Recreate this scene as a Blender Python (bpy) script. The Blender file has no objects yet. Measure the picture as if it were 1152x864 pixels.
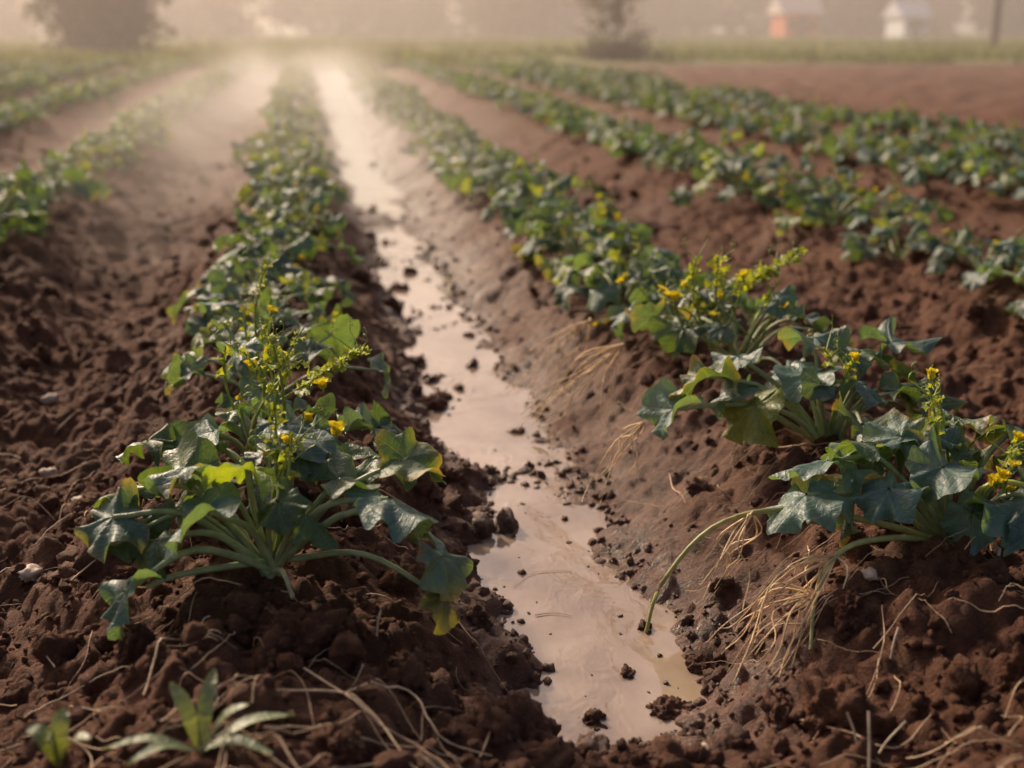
import bpy, math, random
import numpy as np
from mathutils import Vector, noise as mnoise

rng = np.random.default_rng(11)
random.seed(11)
scene = bpy.context.scene
COL = scene.collection
U = lambda a, b: float(rng.uniform(a, b))
def side_rng(seed, fn):
    global rng
    keep = rng; rng = np.random.default_rng(seed)
    fn(); rng = keep

# ------------------------------------------------------------------ noise
def h2(ix, iy, seed):
    ix = np.asarray(ix).astype(np.int64); iy = np.asarray(iy).astype(np.int64)
    n = (ix * 374761393 + iy * 668265263 + seed * 1442695041) & 0xFFFFFFFF
    n = ((n ^ (n >> 13)) * 1274126177) & 0xFFFFFFFF
    n = n ^ (n >> 16)
    return (n & 0xFFFFFF) / float(0x1000000)

def vn(x, y, s, seed):
    x = x / s; y = y / s
    ix = np.floor(x); iy = np.floor(y)
    fx = x - ix; fy = y - iy
    fx = fx * fx * (3 - 2 * fx); fy = fy * fy * (3 - 2 * fy)
    a = h2(ix, iy, seed); b = h2(ix + 1, iy, seed)
    c = h2(ix, iy + 1, seed); d = h2(ix + 1, iy + 1, seed)
    return ((a * (1 - fx) + b * fx) * (1 - fy) + (c * (1 - fx) + d * fx) * fy) * 2 - 1

def domes(x, y, cell, seed, prob=0.8):
    gx = x / cell; gy = y / cell
    ix = np.floor(gx); iy = np.floor(gy)
    out = np.zeros_like(gx)
    for di in (-1, 0, 1):
        for dj in (-1, 0, 1):
            cx = ix + di; cy = iy + dj
            px = cx + h2(cx, cy, seed); py = cy + h2(cx, cy, seed + 1)
            r = 0.25 + 0.5 * h2(cx, cy, seed + 2)
            ex = h2(cx, cy, seed + 3) < prob
            an = h2(cx, cy, seed + 4) * 3.14
            dx = gx - px; dy = gy - py
            u = dx * np.cos(an) + dy * np.sin(an); v = -dx * np.sin(an) + dy * np.cos(an)
            d2 = u * u * 0.75 + v * v * 1.35
            out = np.maximum(out, np.where(ex, np.sqrt(np.maximum(0, r * r - d2)), 0))
    return out * cell

def sst(a, b, x):
    t = np.clip((x - a) / (b - a), 0, 1)
    return t * t * (3 - 2 * t)

# ------------------------------------------------------------------ terrain
RID = [-9.3, -7.7, -6.2, -4.65, -3.1, -1.55, -0.13, 1.2, 2.7, 4.25, 5.8]
WATER_Z = -0.23

def terrain(x, y, sp=None):
    x = np.asarray(x, dtype=float); y = np.asarray(y, dtype=float)
    if sp is None:
        sp = np.full_like(x, 0.004)
    xm = x + 0.035 * vn(x * 0 + 3.3, y, 1.3, 5) + 0.02 * vn(x, y, 0.45, 6)
    inmain = np.exp(-((x - 0.5) / 0.45) ** 2)
    xm = xm + inmain * (0.06 * sst(3.2, 6, y) + 0.050 * vn(x * 0 + 9.1, y, 0.8, 15) + 0.035 * vn(x * 0 + 4.1, y, 0.33, 16))
    z = np.full_like(x, -0.10)
    for a, b in zip(RID[:-1], RID[1:]):
        m = (xm >= a) & (xm < b)
        t = (xm - a) / (b - a)
        s = 0.5 - 0.5 * np.cos(2 * np.pi * t)
        main = (a < 0 < b)
        dep = 0.285 if main else (0.235 if abs((a + b) / 2) < 2.3 else 0.20)
        z = np.where(m, -dep * s, z)
    out = (xm >= RID[-1]) | (xm < RID[0])
    z = np.where(out, -0.07 + 0.05 * np.cos(xm * 2 * np.pi / 0.9) + 0.05 * vn(x, y, 0.7, 55) + 0.03 * vn(x, y, 0.35, 56), z)
    far = sst(31, 35, y)
    z = z * (1 - far) - 0.06 * far
    infur = np.exp(-((xm - 0.53) / 0.3) ** 2)
    z = z + infur * 0.15 * sst(2.02, 1.6, y)
    core = np.exp(-((xm - 0.53) / 0.22) ** 2)
    z = z + core * (0.024 * vn(x, y, 0.42, 17) + 0.020 * vn(x, y, 0.16, 18) + 0.008 * vn(x, y, 0.07, 14) + 0.011 + 0.030 * sst(0.2, 0.8, vn(x * 0 + 1.7, y, 0.55, 19)))
    nearw = np.exp(-((xm - 0.53) / 0.24) ** 2)
    bank = np.exp(-((xm - 0.86) / 0.2) ** 2) * sst(2.1, 2.5, y + 0.2 * vn(x, y, 0.3, 77)) * (0.65 + 0.35 * vn(x, y, 0.4, 78))
    rough = np.clip(1 - 0.50 * nearw - 0.55 * bank, 0.15, 1)
    fade = lambda s: np.clip(1.7 - sp / (s * 0.45), 0, 1)
    z = z + rough * (0.026 * vn(x, y, 0.33, 1) * fade(0.33)
        + 0.022 * vn(x, y, 0.13, 2) * fade(0.13)
        + 0.014 * vn(x, y, 0.06, 3) * fade(0.06)
        + 0.009 * vn(x, y, 0.027, 4) * fade(0.027)
        + 0.005 * vn(x, y, 0.014, 8) * fade(0.014))
    patch = 0.6 + 0.4 * vn(x, y, 0.4, 9)
    z = z + rough * (0.70 * domes(x, y, 0.12, 20, 0.5) * fade(0.1) * patch
        + 0.75 * domes(x, y, 0.05, 30, 0.6) * fade(0.05)
        + 0.7 * domes(x, y, 0.024, 40, 0.7) * fade(0.024))
    z = z + bank * (0.014 * vn(x * 3, y + x * 1.2, 0.12, 50) + 0.007 * vn(x * 2, y, 0.04, 51)) * fade(0.08)
    z = z + far * 0.06 * vn(x, y, 4.0, 60)
    return z

def H(x, y):
    return float(terrain(np.array([x]), np.array([y]))[0])

# ------------------------------------------------------------------ mesh helper
def make_mesh(name, V, Fs, mats, mat_idx=None, luv=None, col=None, floats=None, smooth=True):
    me = bpy.data.meshes.new(name)
    V = np.asarray(V, dtype=np.float32)
    me.vertices.add(len(V)); me.vertices.foreach_set("co", V.ravel())
    loops = np.concatenate([f.ravel() for f in Fs]).astype(np.int32)
    sizes = np.concatenate([np.full(len(f), f.shape[1]) for f in Fs])
    starts = np.concatenate([[0], np.cumsum(sizes)[:-1]]).astype(np.int32)
    me.loops.add(len(loops)); me.loops.foreach_set("vertex_index", loops)
    me.polygons.add(len(sizes)); me.polygons.foreach_set("loop_start", starts)
    if mat_idx is not None:
        me.polygons.foreach_set("material_index", np.asarray(mat_idx, dtype=np.int32))
    me.polygons.foreach_set("use_smooth", np.full(len(sizes), smooth, dtype=bool))
    if luv is not None:
        a = me.attributes.new("luv", 'FLOAT_VECTOR', 'POINT'); a.data.foreach_set("vector", np.asarray(luv, dtype=np.float32).ravel())
    if col is not None:
        a = me.attributes.new("Col", 'FLOAT_COLOR', 'POINT')
        c4 = np.ones((len(V), 4), dtype=np.float32); c4[:, :3] = col
        a.data.foreach_set("color", c4.ravel())
    for k, v in (floats or {}).items():
        a = me.attributes.new(k, 'FLOAT', 'POINT'); a.data.foreach_set("value", np.asarray(v, dtype=np.float32))
    me.update(calc_edges=True)
    for m in mats: me.materials.append(m)
    return me

def obj(name, me, loc=(0, 0, 0), parent=None):
    o = bpy.data.objects.new(name, me); o.location = loc
    COL.objects.link(o)
    if parent: o.parent = parent
    return o

class MB:
    def __init__(s): s.V = []; s.F = []; s.M = []; s.L = []; s.C = []; s.n = 0
    def add(s, v, f, m, c, l=None):
        s.V.append(v); s.F.append(f + s.n); s.M.append(np.full(len(f), m)); s.n += len(v)
        s.L.append(np.zeros((len(v), 3)) if l is None else l)
        c = np.asarray(c, dtype=float)
        s.C.append(np.tile(c, (len(v), 1)) if c.ndim == 1 else c)
    def mesh(s, name, mats, smooth=True):
        return make_mesh(name, np.concatenate(s.V), s.F, mats, np.concatenate(s.M), np.concatenate(s.L), np.concatenate(s.C), smooth=smooth)

def curve(pts, n=10):
    P = np.array(pts, dtype=float)
    if len(P) == 2: 
        t = np.linspace(0, 1, n)[:, None]; return P[0] * (1 - t) + P[1] * t
    Q = np.vstack([2 * P[0] - P[1], P, 2 * P[-1] - P[-2]])
    out = []
    seg = len(P) - 1
    per = max(2, n // seg)
    for i in range(seg):
        p0, p1, p2, p3 = Q[i:i + 4]
        for t in np.linspace(0, 1, per, endpoint=False):
            out.append(0.5 * ((2 * p1) + (-p0 + p2) * t + (2 * p0 - 5 * p1 + 4 * p2 - p3) * t * t + (-p0 + 3 * p1 - 3 * p2 + p3) * t ** 3))
    out.append(P[-1])
    return np.array(out)

def tube(mb, P, r0, r1, m, c, sides=6):
    P = np.asarray(P, dtype=float); n = len(P)
    T = np.gradient(P, axis=0); T /= (np.linalg.norm(T, axis=1)[:, None] + 1e-9)
    ref = np.array([0.31, 0.17, 0.93]); 
    A = np.cross(T, ref); la = np.linalg.norm(A, axis=1)[:, None]
    A = np.where(la < 0.15, np.cross(T, [1, 0, 0]), A); A /= np.linalg.norm(A, axis=1)[:, None]
    B = np.cross(T, A)
    r = np.linspace(r0, r1, n)[:, None, None]
    an = np.linspace(0, 2 * np.pi, sides, endpoint=False)
    ring = P[:, None, :] + r * (A[:, None, :] * np.cos(an)[None, :, None] + B[:, None, :] * np.sin(an)[None, :, None])
    i = np.arange(n - 1)[:, None] * sides; j = np.arange(sides)[None, :]; j2 = (j + 1) % sides
    f = np.stack([i + j, i + j2, i + sides + j2, i + sides + j], -1).reshape(-1, 4)
    mb.add(ring.reshape(-1, 3), f, m, c)

# ------------------------------------------------------------------ leaf
def leaf_local(NA, NR, size, droop, ruff, cup, lob=0.17, teeth=0.03):
    a = np.linspace(-np.pi, np.pi, NA + 1)
    r = np.linspace(0.03, 1, NR + 1) ** 0.9
    ph = U(0, 6.28)
    lobew = 1 + 0.09 * np.sin(a * 1 + ph) + 0.06 * np.sin(2 * a + ph * 2.3)
    bay = 0.5 - 0.5 * np.cos(5.2 * a + 0.3 * np.sin(a + ph))
    bay = bay ** 1.5
    R = (0.92 + 0.06 * np.cos(a)) * lobew * (1 - lob * U(.6, 1.4) * bay) * (1 + teeth * np.cos(11 * a + ph) + teeth * 0.7 * np.cos(17 * a + ph * 2))
    R = R * (1 - 0.80 * np.exp(-((np.pi - np.abs(a)) / 0.22) ** 2))
    rr, aa = np.meshgrid(r, a, indexing='ij')
    X = rr * R[None, :] * np.cos(aa); Y = rr * R[None, :] * np.sin(aa)
    L = np.stack([rr * np.cos(aa) , rr * np.sin(aa), rr], -1).reshape(-1, 3)
    Z = ruff * rr ** 1.8 * (0.10 * np.sin(2 * aa + ph) + 0.08 * np.sin(4 * aa + ph * 1.7))
    Z += ruff * rr ** 3 * (0.085 * np.sin(7 * aa + ph * 3) + 0.06 * np.sin(11 * aa + ph) )
    Z += -0.055 * np.cos(5.2 * aa) * rr * (1.25 - rr) * 1.3 + cup * np.abs(Y) ** 1.3
    Z += 0.055 * rr * np.sin(6.3 * X + ph) * np.cos(7.1 * Y + ph)
    k1 = droop if abs(droop) > 1e-3 else 1e-3
    th = np.clip(X, -0.6, 2) * k1
    Xn = np.sin(th) / k1
    Zn = -(1 - np.cos(th)) / k1
    Xf = Xn + Z * np.sin(th); Zf = Zn + Z * np.cos(th)
    k2 = U(0.1, 1.0) * (1 if cup < 0.2 else -0.2)
    Zf = Zf - k2 * 0.5 * Y ** 2
    V = np.stack([Xf, Y * (1 - 0.10 * abs(k2)), Zf], -1).reshape(-1, 3) * size
    i = np.arange(NR)[:, None] * (NA + 1); j = np.arange(NA)[None, :]
    f = np.stack([i + j, i + NA + 1 + j, i + NA + 2 + j, i + j + 1], -1).reshape(-1, 4)
    return V, f, L

def rot(az, pitch, roll):
    ca, sa = math.cos(az), math.sin(az)
    Rz = np.array([[ca, -sa, 0], [sa, ca, 0], [0, 0, 1]])
    cp, sp_ = math.cos(pitch), math.sin(pitch)
    Ry = np.array([[cp, 0, sp_], [0, 1, 0], [-sp_, 0, cp]])   # +pitch -> tip down
    cr, sr = math.cos(roll), math.sin(roll)
    Rx = np.array([[1, 0, 0], [0, cr, -sr], [0, sr, cr]])
    return Rz @ Ry @ Rx

BLUE = np.array([0.058, 0.118, 0.105]); GREEN = np.array([0.048, 0.098, 0.038])
LIME = np.array([0.24, 0.30, 0.05]); YEL = np.array([0.26, 0.25, 0.03])
STEM = np.array([0.28, 0.33, 0.16])

def rcol():
    q = rng.random() ** 1.6
    c = BLUE * (1 - q) + GREEN * q
    if rng.random() < 0.08: c = c * 0.6 + LIME * 0.4
    return c * U(0.7, 1.4)

def add_leaf(mb, base, end, size, pitch=0.5, roll=0.0, col=None, det=(64, 11), az=None, droop=None, sr=0.006, ruff=None):
    base = np.array(base, float); end = np.array(end, float)
    d = end - base
    a0 = math.atan2(d[1], d[0])
    if az is None: az = a0 + U(-0.5, 0.5)
    mid = base + d * 0.5 + np.array([0, 0, 0.25 * np.linalg.norm(d[:2]) * U(0.3, 1.0) + 0.01]) + rng.uniform(-0.012, 0.012, 3)
    P = curve([base, mid, end], 10)
    sc = STEM * U(0.8, 1.2)
    tube(mb, P, sr, sr * 0.62, 1, sc, 7 if det[0] > 30 else 4)
    if droop is None: droop = U(0.2, 1.7)
    V, f, L = leaf_local(det[0], det[1], size, droop, U(0.8, 2.0) if ruff is None else ruff, U(-0.2, 0.45))
    M = rot(az, pitch, roll)
    V = V @ M.T + P[-1]
    c = rcol() if col is None else np.array(col)
    cc = np.tile(c, (len(V), 1))
    if rng.random() < 0.2:
        w = (np.clip(L[:, 2] - 0.72, 0, 1) * 2.4 * (0.5 + 0.5 * np.sin(3 * np.arctan2(L[:, 1], L[:, 0]) + U(0, 6))))[:, None]
        cc = cc * (1 - w) + np.array([0.28, 0.20, 0.05]) * w
    mb.add(V, f, 0, cc, L)

def flower(mb, p, s, up=None):
    p = np.array(p, float)
    az0 = U(0, 6.28); op = U(-1.15, -0.45)
    tx, ty = U(-.5, .5), U(-.5, .5)
    for k in range(5):
        V, f, L = leaf_local(10, 3, s, U(-0.6, 0.6), 0.8, 0.5, 0.0, 0.0)
        V[:, 1] *= 0.6; V[:, 0] += s * 0.45
        M = rot(0, tx, 0) @ rot(az0 + k * 1.257, op + U(-.15, .15), 0)
        mb.add(V @ M.T + p, f, 2, np.array([0.85, 0.70, 0.03]) * U(0.85, 1.1), L * 0 + 0.5)
    tube(mb, np.array([p + [0, 0, -s * 0.5], p + [0, 0, 0], p + [0, 0, s * 0.4]]), s * 0.12, s * 0.2, 1, LIME, 6)

def shoot(mb, base, top, curl=True, leaflets=14, ls=0.013, flowers=False, t0=.5):
    base = np.array(base, float); top = np.array(top, float)
    d = top - base; side = np.array([U(-1, 1), U(-1, 1), 0]) * 0.03
    P = curve([base, base + d * 0.4 + side + [0, 0, abs(d[2]) * 0.08], base + d * 0.75 + side * .6 + [0, 0, abs(d[2]) * .08], top], 30)
    tube(mb, P, 0.0038, 0.0018, 1, LIME * 0.9, 6)
    n = len(P)
    for i in range(leaflets):
        t = t0 + (1 - t0) * (i + 0.5) / leaflets
        p = P[min(n - 1, int(t * (n - 1)))] + rng.uniform(-0.003, 0.003, 3)
        T = P[min(n - 1, int(t * (n - 1)) + 0)] - P[max(0, int(t * (n - 1)) - 1)]
        az = math.atan2(T[1], T[0]) + (1.3 if i % 2 else -1.3) + U(-0.3, 0.3)
        V, f, L = leaf_local(16, 3, ls * (1.25 - 0.6 * (t - t0) / (1 - t0)) * U(0.6, 1.35), U(-0.8, 1.6), 2.4, 0.3, 0.25, 0.06)
        V[:, 0] += ls * 0.6; V[:, 1] *= .75
        mb.add(V @ rot(az, U(-0.7, 0.5), U(-0.8, 0.8)).T + p, f, 0, (LIME * U(0.7, 1.4) + [0.0, 0.02, 0]), L)
    if curl:
        for q in range(3):
            i0 = int(U(0.4, 0.95) * (n - 1)); s0 = P[i0]
            an = U(0, 6.28); L0 = U(0.04, 0.09); pts = []
            for t in np.linspace(0, 1, 26):
                w = max(0, t - 0.45) / 0.55
                rr = 0.010 * (1 - 0.6 * w)
                ph = w * 11
                pts.append(s0 + [math.cos(an) * (L0 * min(t, .5) * 1.2 + rr * math.sin(ph)), math.sin(an) * (L0 * min(t, .5) * 1.2 + rr * math.sin(ph)), L0 * t * 0.8 + rr * (1 - math.cos(ph)) * 0.8])
            tube(mb, np.array(pts), 0.0014, 0.0008, 1, LIME * 1.1, 4)
    if flowers:
        flower(mb, P[-1], U(0.012, 0.016))

def cluster(mb, p, n=5, s=.014, sp=.02):
    p = np.array(p, float)
    tube(mb, curve([(p[0] * .3, p[1] * .3, 0.01), p * .7 + [0, 0, .02], p], 8), .0035, .002, 1, LIME * .9, 5)
    for q in range(n):
        e = p + rng.uniform(-sp, sp, 3) * [1, 1, 1.5]
        tube(mb, curve([p - [0, 0, .02], (p + e) / 2 + [0, 0, .004], e], 5), .0015, .001, 1, LIME, 4)
        flower(mb, e, s * U(.6, 1.15))

def plant_mesh(name, n=18, spread=0.26, det=(64, 11), size=0.085, explicit=(), shoots=2, nfl=1, azr=(0, 6.283), extra=None, ysc=1.0, hgt=0.2):
    mb = MB()
    for e in explicit:
        (ex, ey, ez, s, pit, rl, c, dr) = e
        add_leaf(mb, (U(-.012, .012), U(-.012, .012), 0.0), (ex, ey, ez), s, pit, rl, c, det, droop=dr, sr=0.0075)
    for i in range(n):
        f = (i + 0.5) / n
        az = azr[0] + (i * 2.399 + U(-0.3, 0.3)) % (azr[1] - azr[0])
        rad = spread * (1 - 0.72 * f) * U(0.75, 1.2); z = 0.05 + (hgt - 0.04) * f + U(-0.03, 0.035)
        s = size * (1.08 - 0.42 * f) * U(0.65, 1.15)
        add_leaf(mb, (U(-.015, .015), U(-.015, .015) , -0.01), (rad * math.cos(az), rad * math.sin(az) * ysc, z), s,
                 (0.15 + 0.6 * (1 - f)) * U(0.3, 1.7) - 0.15, U(-0.7, 0.7), None, det)
    for i in range(shoots):
        a = U(0, 6.28); r = U(0.03, 0.12)
        shoot(mb, (0, 0, 0.01), (r * math.cos(a), r * math.sin(a), U(0.20, 0.28)), leaflets=6, flowers=rng.random() < 0.3)
    for i in range(nfl):
        a = U(0, 6.28); r = U(0.04, spread * 0.9); p = np.array([r * math.cos(a), r * math.sin(a), U(0.08, hgt)])
        cluster(mb, p, int(rng.integers(1, 3)), U(.013, .018), .012)
    if extra: extra(mb)
    return mb.mesh(name, PM)

# ------------------------------------------------------------------ materials
def newmat(name):
    m = bpy.data.materials.new(name); m.use_nodes = True
    nt = m.node_tree; nt.nodes.clear()
    return m, nt
def nd(nt, t, ins=None, **pr):
    n = nt.nodes.new(t)
    for k, v in pr.items(): setattr(n, k, v)
    for k, v in (ins or {}).items():
        if hasattr(v, 'is_output') and v.is_output: nt.links.new(v, n.inputs[k])
        else: n.inputs[k].default_value = v
    return n
def math_(nt, op, a, b=0.0, c=0.0):
    return nd(nt, 'ShaderNodeMath', {0: a, 1: b, 2: c}, operation=op).outputs[0]
def mapr(nt, v, a, b, c, d, smooth=False):
    n = nd(nt, 'ShaderNodeMapRange', {'Value': v, 'From Min': a, 'From Max': b, 'To Min': c, 'To Max': d})
    if smooth: n.interpolation_type = 'SMOOTHSTEP'
    return n.outputs['Result']
def mixc(nt, f, a, b, bt='MIX'):
    n = nt.nodes.new('ShaderNodeMix'); n.data_type = 'RGBA'; n.blend_type = bt
    for i, v in ((0, f), (6, a), (7, b)):
        if hasattr(v, 'is_output') and v.is_output: nt.links.new(v, n.inputs[i])
        else: n.inputs[i].default_value = v
    return n.outputs[2]
def nz(nt, vec, scale, detail=4, rough=0.55, dist=0.0):
    return nd(nt, 'ShaderNodeTexNoise', {'Vector': vec, 'Scale': scale, 'Detail': detail, 'Roughness': rough, 'Distortion': dist}).outputs['Fac']
def outm(nt, surf): nt.links.new(surf, nd(nt, 'ShaderNodeOutputMaterial').inputs['Surface'])

def mat_leaf():
    m, nt = newmat("leaf_blade")
    col = nd(nt, 'ShaderNodeAttribute', attribute_name="Col").outputs['Color']
    luv = nd(nt, 'ShaderNodeAttribute', attribute_name="luv").outputs['Vector']
    sx = nd(nt, 'ShaderNodeSeparateXYZ', {0: luv})
    x, y, r = sx.outputs
    ang = math_(nt, 'ARCTAN2', y, x)
    pp = math_(nt, 'PINGPONG', ang, math.pi / 5.2)
    d = math_(nt, 'MULTIPLY', pp, r)
    w = math_(nt, 'MULTIPLY_ADD', r, -0.018, 0.030)
    main = mapr(nt, math_(nt, 'DIVIDE', d, w), 0.3, 1.0, 1.0, 0.0, True)
    q = math_(nt, 'SUBTRACT', r, math_(nt, 'MULTIPLY', d, 0.9))
    sec = mapr(nt, math_(nt, 'PINGPONG', q, 0.085), 0.004, 0.020, 0.45, 0.0, True)
    vein = math_(nt, 'MAXIMUM', main, sec)
    pos = nd(nt, 'ShaderNodeTexCoord').outputs['Object']
    n1 = nz(nt, pos, 22, 5, 0.6)
    c1 = mixc(nt, 1.0, col, nd(nt, 'ShaderNodeCombineColor', {0: mapr(nt, n1, 0.3, 0.7, 0.7, 1.4), 1: mapr(nt, n1, 0.3, 0.7, 0.75, 1.25), 2: mapr(nt, n1, 0.3, 0.7, 0.85, 1.15)}).outputs[0], 'MULTIPLY')
    n2 = nz(nt, pos, 260, 3, 0.6)
    spot = mapr(nt, n2, 0.58, 0.75, 0.0, 0.4)
    c1 = mixc(nt, spot, c1, (0.19, 0.18, 0.13, 1))
    lt = mixc(nt, 0.55, c1, (0.20, 0.26, 0.16, 1))
    c2 = mixc(nt, math_(nt, 'MULTIPLY', vein, 0.75), c1, lt)
    bf = nd(nt, 'ShaderNodeNewGeometry').outputs['Backfacing']
    under = mixc(nt, 0.42, c2, (0.20, 0.26, 0.14, 1))
    c3 = mixc(nt, bf, c2, under)
    hgt = math_(nt, 'ADD', math_(nt, 'MULTIPLY', vein, -0.9), math_(nt, 'MULTIPLY', nz(nt, pos, 90, 3), 1.3))
    bump = nd(nt, 'ShaderNodeBump', {'Height': hgt, 'Strength': 0.7, 'Distance': 0.004}).outputs[0]
    p = nd(nt, 'ShaderNodeBsdfPrincipled', {'Base Color': c3, 'Roughness': mapr(nt, n1, 0.3, 0.7, 0.38, 0.60), 'Specular IOR Level': 0.6, 'Normal': bump})
    tc = mixc(nt, 1.0, c2, (4.4, 3.6, 0.9, 1), 'MULTIPLY')
    tr = nd(nt, 'ShaderNodeBsdfTranslucent', {'Color': tc, 'Normal': bump})
    mx = nd(nt, 'ShaderNodeMixShader', {0: 0.22, 1: p.outputs[0], 2: tr.outputs[0]})
    outm(nt, mx.outputs[0]); return m

def mat_stem(name="stem", rough=0.45, var=0.25, trans=0.0):
    m, nt = newmat(name)
    col = nd(nt, 'ShaderNodeAttribute', attribute_name="Col").outputs['Color']
    pos = nd(nt, 'ShaderNodeTexCoord').outputs['Object']
    n1 = nz(nt, pos, 45, 4)
    v = mapr(nt, n1, 0.3, 0.7, 1 - var, 1 + var)
    c = mixc(nt, 1.0, col, nd(nt, 'ShaderNodeCombineColor', {0: v, 1: v, 2: v}).outputs[0], 'MULTIPLY')
    bump = nd(nt, 'ShaderNodeBump', {'Height': nz(nt, pos, 300, 3), 'Strength': 0.3, 'Distance': 0.002}).outputs[0]
    p = nd(nt, 'ShaderNodeBsdfPrincipled', {'Base Color': c, 'Roughness': rough, 'Normal': bump, 'Subsurface Weight': 0.0})
    if trans > 0:
        tr = nd(nt, 'ShaderNodeBsdfTranslucent', {'Color': c})
        outm(nt, nd(nt, 'ShaderNodeMixShader', {0: trans, 1: p.outputs[0], 2: tr.outputs[0]}).outputs[0]); return m
    outm(nt, p.outputs[0]); return m

def mat_petal():
    m, nt = newmat("petal")
    col = nd(nt, 'ShaderNodeAttribute', attribute_name="Col").outputs['Color']
    p = nd(nt, 'ShaderNodeBsdfPrincipled', {'Base Color': col, 'Roughness': 0.55})
    tr = nd(nt, 'ShaderNodeBsdfTranslucent', {'Color': col})
    outm(nt, nd(nt, 'ShaderNodeMixShader', {0: 0.4, 1: p.outputs[0], 2: tr.outputs[0]}).outputs[0]); return m

def mat_soil():
    m, nt = newmat("tilled_soil")
    pos = nd(nt, 'ShaderNodeTexCoord').outputs['Object']
    wet = nd(nt, 'ShaderNodeAttribute', attribute_name="wet").outputs['Fac']
    grn = nd(nt, 'ShaderNodeAttribute', attribute_name="green").outputs['Fac']
    a = nz(nt, pos, 2.2, 6, 0.62); b = nz(nt, pos, 34, 6, 0.7); c = nz(nt, pos, 170, 4, 0.65)
    c1 = mixc(nt, mapr(nt, a, 0.35, 0.65, 0, 1), (0.148, 0.060, 0.032, 1), (0.245, 0.110, 0.062, 1))
    c2 = mixc(nt, mapr(nt, b, 0.35, 0.68, 0, 0.8), c1, (0.084, 0.034, 0.019, 1))
    c3 = mixc(nt, mapr(nt, c, 0.58, 0.72, 0, 0.55), c2, (0.36, 0.20, 0.125, 1))
    cw = mixc(nt, 1.0, c3, (0.68, 0.66, 0.68, 1), 'MULTIPLY')
    c4 = mixc(nt, math_(nt, 'MULTIPLY', wet, 0.9), c3, cw)
    g = mixc(nt, nz(nt, pos, 0.5, 5), (0.15, 0.15, 0.05, 1), (0.24, 0.22, 0.08, 1))
    c5 = mixc(nt, grn, c4, g)
    hh = math_(nt, 'ADD', math_(nt, 'MULTIPLY', b, 1.0), math_(nt, 'MULTIPLY', c, 0.5))
    hh = math_(nt, 'ADD', hh, math_(nt, 'MULTIPLY', nz(nt, pos, 480, 3, 0.7), 0.22))
    st = mapr(nt, wet, 0, 1, 1.0, 0.6)
    bump = nd(nt, 'ShaderNodeBump', {'Height': hh, 'Strength': st, 'Distance': 0.026}).outputs[0]
    rg = mapr(nt, math_(nt, 'MULTIPLY', wet, mapr(nt, b, 0.35, 0.65, 1.15, 0.55)), 0, 1, 0.80, 0.27)
    p = nd(nt, 'ShaderNodeBsdfPrincipled', {'Base Color': c5, 'Roughness': rg, 'Specular IOR Level': mapr(nt, wet, 0, 1, 0.25, 0.6), 'Normal': bump})
    outm(nt, p.outputs[0]); return m

def mat_water():
    m, nt = newmat("muddy_water")
    pos = nd(nt, 'ShaderNodeTexCoord').outputs['Object']
    mp = nd(nt, 'ShaderNodeMapping', {'Vector': pos, 'Scale': (1.0, 0.55, 1.0)}).outputs[0]
    a = nz(nt, mp, 3.5, 5, .6); b = nz(nt, mp, 5, 1, 0.5, 0.5); c = nz(nt, mp, 19, 2, .5, .8); e = nz(nt, mp, 60, 2, .5, .8)
    patch = mapr(nt, nz(nt, pos, 2.6, 2), .46, .64, 0.0, 1, True)
    col = mixc(nt, mapr(nt, a, .38, .62, 0, 1), (0.24, 0.165, 0.120, 1), (0.38, 0.285, 0.22, 1))  # mud tones, made paler to put some sky reflection into the colour
    hh = math_(nt, 'ADD', math_(nt, 'MULTIPLY', b, .7), math_(nt, 'MULTIPLY', math_(nt, 'ADD', c, math_(nt, 'MULTIPLY', e, .2)), math_(nt, 'MULTIPLY_ADD', patch, 0.34, .03)))
    bump = nd(nt, 'ShaderNodeBump', {'Height': hh, 'Strength': 0.34, 'Distance': 0.03}).outputs[0]
    p = nd(nt, 'ShaderNodeBsdfPrincipled', {'Base Color': col, 'Roughness': 0.03, 'IOR': 1.5, 'Specular IOR Level': 1.0, 'Normal': bump})
    outm(nt, p.outputs[0]); return m

def mat_plain(name, c, rough=0.8, var=0.2, scale=8):
    m, nt = newmat(name)
    pos = nd(nt, 'ShaderNodeTexCoord').outputs['Object']
    n1 = nz(nt, pos, scale, 5)
    cc = mixc(nt, n1, tuple(v * (1 - var) for v in c) + (1,), tuple(v * (1 + var) for v in c) + (1,))
    bump = nd(nt, 'ShaderNodeBump', {'Height': n1, 'Strength': 0.3, 'Distance': 0.01}).outputs[0]
    p = nd(nt, 'ShaderNodeBsdfPrincipled', {'Base Color': cc, 'Roughness': rough, 'Normal': bump})
    outm(nt, p.outputs[0]); return m

M_LEAF, M_STEM, M_PET = mat_leaf(), mat_stem(), mat_petal()
M_STRAW = mat_stem("dry_stalk", 0.6, 0.35)
PM = [M_LEAF, M_STEM, M_PET, M_STRAW]
M_SOIL, M_WATER = mat_soil(), mat_water()
M_FOL = mat_stem("tree_foliage", 0.7, 0.3, 0.35)
M_BARK = mat_plain("bark", (0.09, 0.06, 0.045))

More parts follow.
